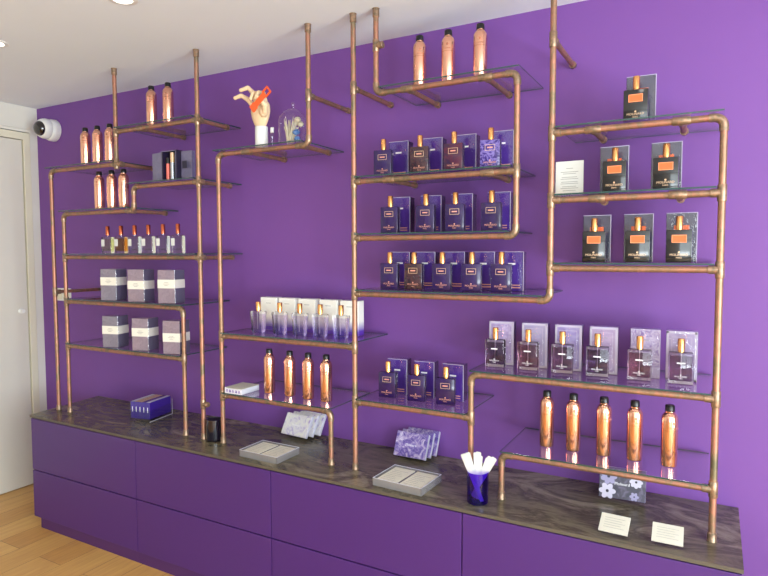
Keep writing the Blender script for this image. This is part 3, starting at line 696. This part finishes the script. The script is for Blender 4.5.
# palm heel and thumb mound
lathe(bm, [(0, -.026), (.014, -.020), (.019, 0), (.014, .022), (0, .028)], 20, M=T(.030, -.016, .058) @ Matrix.Rotation(R(-14), 4, 'Y'))
obj('palm', bm, M_wood, t, True)
def finger(pts, r0, r1):
    bm = B(); n = len(pts)-1
    for i in range(n):
        a, b = Vector(pts[i]), Vector(pts[i+1]); ra = r0+(r1-r0)*i/n; rb = r0+(r1-r0)*(i+1)/n
        dv = (b-a); L_ = dv.length; q = dv.to_track_quat('Z', 'Y').to_matrix().to_4x4(); q.translation = a
        prof = [(0, -ra*.75), (ra*.75, -ra*.5), (ra, 0), (ra*.94, L_*.3), ((ra*.5+rb*.5)*.9, L_*.65), (rb, L_), (rb*.75, L_+rb*.55), (0, L_+rb*.85)]
        lathe(bm, prof, 16, M=q)
    return bm
fingers = [
    [(-.040, -.004, .098), (-.060, -.016, .124), (-.084, -.030, .140), (-.112, -.040, .130)],   # little finger reaching left
    [(-.018, -.004, .106), (-.026, -.014, .146), (-.046, -.028, .170), (-.078, -.040, .160)],   # ring finger arched left
    [(.006, -.002, .108), (.006, -.022, .140), (.000, -.048, .136), (-.006, -.056, .110)],      # middle curled over strap
    [(.030, -.004, .102), (.036, -.024, .136), (.032, -.050, .134), (.024, -.058, .108)]]       # index curled
for p in fingers: obj('finger', finger(p, .0125, .0085), M_wood, t, True)
obj('thumb', finger([(.040, -.018, .052), (.056, -.036, .080), (.046, -.054, .104), (.030, -.060, .116)], .0145, .0105), M_wood, t, True)
# orange strap held by the fingers
t = empty('orange_strap', 'orange strap with a square loop held by the wooden hand', 'strap', (hx+.026, hy-.066, S7+.0985+.076), 0)
Ms = Matrix.Rotation(R(-38), 4, 'Y')
bm = B(); box(bm, -.018, .066, -.003, .003, -.013, .013, .002, M=Ms); box(bm, -.026, .004, -.005, .005, -.017, .017, .003, M=Ms); obj('strap_band', bm, M_tagor, t)
bm = B()
for a, b, c, e in ((.064, .070, -.017, .017), (.094, .100, -.017, .017), (.070, .094, .011, .017), (.070, .094, -.017, -.011)): box(bm, a, b, -.004, .004, c, e, .001, M=Ms)
obj('square_loop', bm, M_tagor, t)
t = empty('glass_vial', 'slim glass vial with white cap beside the white cylinder', 'vial', (2.117, -.235, S7+EPS), 0)
bm = B(); lathe(bm, [(0, 0), (.0095, 0), (.0095, .062), (.006, .068), (0, .068)], 20); obj('vial_body', bm, M_bgl, t, True)
bm = B(); lathe(bm, [(0, .068), (.008, .068), (.008, .090), (0, .090)], 20); obj('cap', bm, M_wplas, t, True)
t = empty('glass_dome', 'clear glass bell dome with a knob on the upper middle shelf', 'cloche', (2.236, -.238, S7+EPS), 0)
prof = [(.064, 0), (.064, .1)]
for k in range(1, 9):
    a = PI/2*k/9; prof.append((.064*math.cos(a), .1+.058*math.sin(a)))
prof += [(.006, .1585), (.006, .166), (.0095, .172), (.0095, .180), (.005, .186), (0, .187)]
bm = B(); lathe(bm, prof, 40); obj('dome', bm, M_dome, t, True)
bm = B(); lathe(bm, [(.064, 0), (.0662, 0), (.0662, .004), (.064, .004)], 40); obj('rim', bm, M_acr, t, True)
t = empty('dried_flower_sprig', 'cream and blue dried flower sprig under the glass dome', 'dried flowers', (2.236, -.238, S7+EPS), 0)
bm = B(); rr = random.Random(3)
for k in range(44):
    a = rr.uniform(0, 2*PI); r0 = rr.uniform(0, .012); r1 = rr.uniform(.012, .045)
    p0 = Vector((r0*math.cos(a)-.02, r0*math.sin(a), 0)); p1 = Vector((r1*math.cos(a)-.006, r1*math.sin(a), rr.uniform(.06, .12)))
    tube(bm, [p0, (p0+p1)/2+Vector((0, 0, .01)), p1], .002, 6, rads=[.0012, .0026, .0008])
obj('stems', bm, M_plume, t, True)
for k in range(6):
    bm = B(); a = rr.uniform(0, 6); r1 = rr.uniform(.004, .026)
    lathe(bm, [(0, -.013), (.011, -.006), (.015, .002), (.009, .011), (0, .014)], 10, (.02+r1*math.cos(a)*.7, r1*math.sin(a), rr.uniform(.025, .105))); obj('blossom', bm, M_blue if k < 3 else M_plume, t, True)

# ------------------------------------------------------------------ small white card on the right shelf
t = empty('display_card', 'upright white printed card at the left end of a right shelf', 'card', (3.396, -.200, S19+EPS), R(-1))
bm = B(); box(bm, -.047, .047, -.001, .001, 0, .122); obj('card_sheet', bm, M_paper, t)
bm = B(); box(bm, -.049, .049, .0012, .0035, 0, .124); box(bm, -.049, .049, .0012, .045, 0, .0025); obj('acrylic_stand', bm, M_acr, t)
bm = B()
for z, w in ((.096, .012), (.084, .030), (.078, .022), (.066, .026), (.060, .030), (.050, .028), (.044, .030), (.034, .024), (.028, .03), (.02, .022)): box(bm, -w, w, -.0014, -.001, z, z+.0018)
obj('printed_lines', bm, M_greyp, t)

# ------------------------------------------------------------------ things on the counter
C0 = CT+EPS
# acrylic tray holding slim indigo boxes
tx, ty, tr = 1.218, -.175, R(10)
t = empty('acrylic_tray', 'clear acrylic tray of indigo slim boxes at the left of the counter', 'tray', (tx, ty, C0), tr)
bm = B()
box(bm, -.062, .062, -.088, .088, 0, .012); box(bm, -.064, -.062, -.088, .088, 0, .06); box(bm, .062, .064, -.088, .088, 0, .06); box(bm, -.064, .064, -.090, -.088, 0, .06); box(bm, -.064, .064, .088, .090, 0, .06)
obj('tray_body', bm, M_acr, t)
bm = B(); box(bm, .0642, .0652, .0885, .0905, 0, .085); box(bm, .0642, .0652, -.09, .0905, 0, .0025); obj('bright_edge', bm, M_edgew, t)
def slim_box(topm, loc, rz, label, group):
    t = empty('slim_box', label, 'box', loc, rz, group)
    bm = B(); box(bm, -.0115, .0115, -.084, .084, 0, .088, .0008, seg=1); obj('carton', bm, M_indigo, t)
    bm = B(); box(bm, -.0105, .0105, -.08, .08, .0882, .0888); obj('top_panel', bm, topm, t)
    bm = B(); box(bm, -.0018, .0018, -.0846, -.0842, .035, .062); obj('printed_mark', bm, M_whitep, t)
    return t
M_tan = plain('tan_top', srgb(206, 170, 140), .5)
for i, x in enumerate([-.0485, -.0243, 0, .0243, .0485]):
    v = Matrix.Rotation(tr, 4, 'Z') @ Vector((x, 0, 0))
    mt = [M_edgew, M_tan, M_tan, M_indigo, M_edgew][i]
    place(slim_box, mt.name, (tx+v.x, ty+v.y, C0+.0126), tr, 'slim indigo box standing in the acrylic tray, %s of five' % ORD[5][i], 'slim indigo boxes in the tray', mt)
# black candle glass
t = empty('candle', 'black glass candle on the counter between two copper pipes', 'candle', (1.806, -.305, C0), 0)
bm = B(); lathe(bm, [(0, 0), (.035, 0), (.038, .003), (.039, .010), (.039, .100), (.037, .1005), (.0365, .099)], 36); obj('candle_glass', bm, M_blkgl, t, True)
bm = B(); lathe(bm, [(0, .0985), (.0364, .0985), (.0364, .092)], 36); obj('wax', bm, M_wax, t, True)
# acrylic sample trays
M_tray = plain('frosted_acrylic', srgb(172, 166, 166), .2, coat=.4)
M_tray.node_tree.nodes['Principled BSDF'].inputs['Transmission Weight'].default_value = .55
def sample_tray(x, y, z, w, d_, h, rz, label, nc, cl):
    t = empty('sample_tray', label, 'tray', (x, y, z), rz, 'acrylic trays of cards')
    bm = B(); box(bm, -w+.003, w-.003, -d_+.003, d_-.003, 0, h-.010, .0008); 
    for a, b, c, e in ((-w, -w+.003, -d_, d_), (w-.003, w, -d_, d_), (-w, w, -d_, -d_+.003), (-w, w, d_-.003, d_)): box(bm, a, b, c, e, 0, h)
    if nc == 2: box(bm, -.0025, .0025, -d_+.003, d_-.003, h-.010, h-.005)
    obj('tray_body', bm, M_tray, t)
    bm = B()
    for a, b, c, e in ((-w, w, -d_, -d_+.0018), (-w, w, d_-.0018, d_), (-w, -w+.0018, -d_, d_), (w-.0018, w, -d_, d_)): box(bm, a, b, c, e, h, h+.0012)
    obj('polished_rim', bm, M_edgew, t)
    for i in range(nc):
        a = -w+.011 if i == 0 else .006; b = (w-.011 if nc == 1 or i == 1 else -.006)
        bm = B(); box(bm, a, b, -d_+.010, d_-.010, 0, .006, .0006)
        cx_ = (a+b)/2
        for v in bm.verts: v.co.x -= cx_
        p = Matrix.Rotation(rz, 4, 'Z') @ Vector((cx_, 0, 0))
        o = obj('card_stack', bm, M_card2, loc=(x+p.x, y+p.y, z+h-.0096), rotz=rz); tag(o, cl[i], 'cards', 'stacks of cream cards')
        bm = B()
        for q in range(7): box(bm, -(b-a)/2+.012, (b-a)/2-.012-(q % 3)*.01, -d_+.024+q*.016, -d_+.0252+q*.016, .0061, .0064)
        obj('printed_lines', bm, M_greyp, o)
sample_tray(2.171, -.348, C0, .104, .076, .028, R(-1), 'clear acrylic tray with two cream cards at the left of the counter', 2, ['cream card in the left half of the left acrylic tray', 'cream card in the right half of the left acrylic tray'])
sample_tray(2.842, -.350, C0, .104, .082, .028, R(-3), 'clear acrylic tray with two cream cards beside the purple tumbler', 2, ['cream card in the left half of the tray near the tumbler', 'cream card in the right half of the tray near the tumbler'])
# small booklet block on the low shelf
t = empty('booklet_stack', 'small white booklet block on the low middle shelf', 'booklets', (1.958, -.280, S9+EPS), R(0))
bm = B(); box(bm, -.050, .050, -.060, .060, 0, .024, .001); obj('pages', bm, M_edgew, t)
bm = B(); box(bm, -.050, .050, -.060, .060, .0244, .0262, .0006); obj('cover', bm, M_card, t)
bm = B()
for k in range(5): box(bm, -.040+.018*k, -.030+.018*k, -.0606, -.0602, .006, .018)
obj('printed_marks', bm, M_floral_p, t)
# leaning floral boxes
def floral(x, y, rz, lean, w, h, dp, mat, label, group, motif=None):
    t = empty('floral_box', label, 'box', (x, y, C0+.0002), rz, group)
    t.rotation_euler = (-lean, 0, rz)      # leans backwards, resting on its lower rear edge
    bm = B(); box(bm, -w/2, w/2, -dp, 0, dp*math.sin(lean), h, .0012, seg=1); bm.normal_update()
    for f in bm.faces:
        if f.normal.y > -.6: f.material_index = 1
    obj('carton', bm, [mat, M_edgew], t)
    bm = B(); text_bm(bm, 'Molinard', .014, T(0, -dp-.0005, h*.52)); obj('lettering', bm, M_whitep, t)
    if motif:
        for (px, pz, r, np_, m) in motif:
            bm = B()
            for k in range(np_):
                a = 2*PI*k/np_; lathe(bm, [(0, 0), (r*.36, 0), (r*.36, .0003), (0, .0003)], 14, sx=1.5, M=T(px, -dp-.0006-.0003*(k % 3), pz) @ Matrix.Rotation(a, 4, 'Y') @ T(r*.55, 0, 0) @ Matrix.Rotation(R(90), 4, 'X'))
            obj('printed_flower', bm, m, t)
            bm = B(); lathe(bm, [(0, 0), (r*.2, 0), (r*.2, .0003), (0, .0003)], 12, M=T(px, -dp-.0016, pz) @ Matrix.Rotation(R(90), 4, 'X')); obj('flower_centre', bm, M_dark, t)
    return t
for i, (dx, dy) in enumerate([(0, 0), (.013, .032), (.030, .066)]):
    floral(2.122+dx, -.096+dy-.012, R(-5), R(29), .154, .112, .018, M_floral_w, 'white lilac floral box leaning on the counter, %s of three' % ['front', 'middle', 'rearmost'][i], 'white lilac floral boxes')
for i, (dx, dy) in enumerate([(0, 0), (.008, .034), (.018, .068)]):
    floral(2.735+dx, -.100+dy-.012, R(0), R(25), .148, .112, .018, M_floral_p, 'violet floral box leaning on the counter, %s of three' % ['front', 'middle', 'rearmost'][i], 'violet floral boxes')
floral(3.580, -.130, R(4), R(14), .152, .112, .03, M_floral_d, 'dark grey floral box leaning under the lowest right shelf', None,
       [(-.048, .030, .026, 6, M_petal), (-.045, .080, .026, 7, M_petal2), (.045, .072, .020, 8, M_petal), (.040, .022, .014, 6, M_petal2)])
# slanted cards on acrylic stands
for x, y, rz, lab in ((3.592, -.398, R(-2), 'cream card on a low acrylic stand, left of the two by the counter edge'), (3.742, -.392, R(1), 'cream card on a low acrylic stand, right one nearer the corner pole')):
    t = empty('card_stand', lab, 'card', (x, y, C0), rz, 'cream cards on low stands')
    A = Matrix.Rotation(R(28), 4, 'X')
    bm = B(); box(bm, -.041, .041, -.032, .032, 0, .002, M=T(0, 0, .0235) @ A); box(bm, -.034, -.026, -.028, -.022, 0, .0095); box(bm, .026, .034, -.028, -.022, 0, .0095); box(bm, -.034, -.026, .022, .028, 0, .033); box(bm, .026, .034, .022, .028, 0, .033)
    obj('acrylic_stand', bm, M_acr, t)
    bm = B(); box(bm, -.043, .043, -.034, .034, .0022, .0075, .0006, M=T(0, 0, .0235) @ A); obj('card_sheet', bm, M_card, t)
    bm = B()
    for q in range(5): box(bm, -.030, .030-.01*(q % 2), -.018+q*.009, -.0170+q*.009, .0076, .0079, M=T(0, 0, .0235) @ A)
    obj('printed_lines', bm, M_greyp, t)
# purple tumbler with blotters
ux, uy = 3.136, -.385
t = empty('tumbler', 'dark violet glass tumbler holding white paper blotters', 'tumbler', (ux, uy, C0), 0)
bm = B(); lathe(bm, [(0, 0), (.033, 0), (.0365, .003), (.0375, .012), (.0385, .112), (.0365, .112), (.0355, .014), (.03, .008), (0, .008)], 40); obj('tumbler_glass', bm, M_purgl, t, True)
rr = random.Random(5)
spec = [(-.038, 'left'), (-.042, 'left'), (-.034, 'left'), (-.030, 'left'), (-.004, 'middle'), (.002, 'middle'), (.006, 'middle'), (.031, 'right'), (.036, 'right'), (.041, 'right'), (.046, 'right')]
for i, (dx, gname) in enumerate(spec):
    yy = uy-.016+.0031*i
    bot = Vector((ux-dx*.55, yy, C0+.012)); top = Vector((ux+dx*1.22, yy+.002, C0+.176+rr.uniform(-.008, .006)-abs(dx)*.25-(.006 if dx > .01 else 0)))
    dv = top-bot; Ln = dv.length; ang = math.atan2(dv.x, dv.z)
    bm = B(); w = .0098
    prism(bm, [(-w*.55, 0), (w*.55, 0), (w, Ln*.75), (w, Ln-.003), (w-.003, Ln), (-w+.003, Ln), (-w, Ln-.003), (-w, Ln*.75)], -.0005, .0005, 'y')
    o = obj('paper_blotter', bm, M_paper, loc=bot); o.rotation_euler = (0, ang, 0)
    tag(o, 'white paper blotter strip in the %s bunch fanned out of the violet tumbler' % gname, 'paper strip', 'white blotters in the %s bunch' % gname)

# ------------------------------------------------------------------ wall fittings
t = empty('security_camera', 'white dome security camera high on the purple wall by the corner', 'camera', (.190, -.001, 2.270), 0)
bm = B(); Mx = Matrix.Rotation(R(90), 4, 'X')
lathe(bm, [(0, 0), (.066, 0), (.068, .006), (.067, .030), (.062, .044), (.05, .052), (0, .054)], 36, M=Mx); obj('mounting_base', bm, M_wplas, t, True)
dirv = Vector((.16, -1, -.12)).normalized(); q = dirv.to_track_quat('Z', 'Y').to_matrix().to_4x4(); q.translation = Vector((-.002, -.062, .003))
bm = B(); pr = [(0, -.062)]+[(.062*math.sin(PI*k/14), -.062*math.cos(PI*k/14)) for k in range(1, 10)]+[(.050, .034), (.044, .038), (0, .038)]
lathe(bm, pr, 36, M=q); obj('ball_housing', bm, M_wplas, t, True)
bm = B(); lathe(bm, [(0, .0365), (.044, .0385), (.042, .048), (.032, .058), (.015, .0635), (0, .064)], 30, M=q); obj('lens_window', bm, M_lens, t, True)
t = empty('light_switch', 'white double wall plate on the purple wall behind the left pipes', 'switch', (.228, -.0005, 1.241), 0)
bm = B(); box(bm, -.074, .074, -.009, 0, -.040, .040, .003); obj('face_plate', bm, M_wplas, t)
for s in (-1, 1):
    bm = B(); box(bm, s*.036-.030, s*.036+.030, -.0125, -.0092, -.030, .030, .002); obj('rocker', bm, M_cream, t)
# recessed ceiling downlights
def downlight(loc, rz, label, group):
    t = empty('ceiling_downlight', label, 'ceiling light', loc, rz, group)
    bm = B(); lathe(bm, [(.032, -.001), (.036, -.006), (.052, -.004), (.054, -.0005), (.032, -.0005)], 36); obj('trim_ring', bm, M_wplas, t, True)
    bm = B(); lathe(bm, [(0, -.0015), (.032, -.0015), (.032, -.0006), (0, -.0006)], 30); obj('lamp', bm, M_lamp, t, True)
    return t
dl = downlight((1.932, -.845, H), 0, 'round recessed downlight cut by the top edge of the photo', 'recessed ceiling downlights')
dup(dl, (1.05, -.815, H), 0, 'round recessed downlight at the left edge of the ceiling', 'recessed ceiling downlights')

# ------------------------------------------------------------------ lights
def area(name, loc, rot, sx, sy, power, col):
    l = bpy.data.lights.new(name, 'AREA'); l.shape = 'RECTANGLE'; l.size = sx; l.size_y = sy; l.energy = power; l.color = col
    o = bpy.data.objects.new(name, l); link(o); o.location = loc; o.rotation_euler = rot; return o
area('window_daylight', ((WX0+WX1)/2, Y0-.15, 1.25), (R(90), 0, 0), WX1-WX0, 2.0, 75, (.84, .96, 1))
area('window_daylight', (X1+.15, (RY0+RY1)/2, 1.25), (R(90), 0, R(90)), RY1-RY0, 2.0, 275, (.84, .96, 1))
area('ceiling_fill', (X1+.75, (RY0+RY1)/2, .35), (R(90+48), 0, R(90)), RY1-RY0, 1.0, 190, (.86, .96, 1))  # added fill lamps outside both windows, tilted up to brighten the ceiling
area('ceiling_fill', ((WX0+WX1)/2, Y0-.75, .35), (R(90+48), 0, 0), WX1-WX0, 1.0, 80, (.86, .96, 1))
def spot(x, y, e, col=(1, .95, .9)):
    l = bpy.data.lights.new('downlight_beam', 'SPOT'); l.energy = e; l.color = col; l.spot_size = R(150); l.spot_blend = 1; l.shadow_soft_size = .06
    o = bpy.data.objects.new('downlight_beam', l); link(o); o.location = (x, y, H-.012)
for x, y in ((1.05, -.815), (1.932, -.845), (2.82, -.86), (3.7, -.86), (4.6, -.86)): spot(x, y, 2 if x < 2 else 3)
for x in (1.2, 2.9, 4.6):
    for y in (-2.4, -4.0): spot(x, y, 4 if x < 2 else 8)
w = bpy.data.worlds.new('world'); sc.world = w; w.use_nodes = True
w.node_tree.nodes['Background'].inputs[0].default_value = (.9, .95, 1, 1); w.node_tree.nodes['Background'].inputs[1].default_value = 1.5

# ------------------------------------------------------------------ camera
cam = bpy.data.cameras.new('camera'); co = bpy.data.objects.new('camera', cam); link(co)
cam.sensor_width = 36; cam.lens = 36*599.78/768; cam.clip_start = .05
yaw, pitch, roll = .5045561, .0586415, -.0025884
F = Vector((-math.sin(yaw)*math.cos(pitch), math.cos(yaw)*math.cos(pitch), -math.sin(pitch)))
Rr = Vector((math.cos(yaw), math.sin(yaw), 0)); U = Rr.cross(F)
r2 = Rr*math.cos(roll)+U*math.sin(roll); u2 = -Rr*math.sin(roll)+U*math.cos(roll)
m = Matrix((r2, u2, -F)).transposed().to_4x4(); m.translation = Vector((3.8468, -2.34887, 1.5)); co.matrix_world = m
sc.camera = co
sc.view_settings.view_transform = 'Standard'; sc.view_settings.look = 'None'; sc.view_settings.gamma = 1; sc.view_settings.use_curve_mapping = False
sc.view_settings.exposure = -0.12
sc.cycles.max_bounces = 10; sc.cycles.diffuse_bounces = 5; sc.cycles.glossy_bounces = 4; sc.cycles.transparent_max_bounces = 32
sc.cycles.caustics_reflective = False
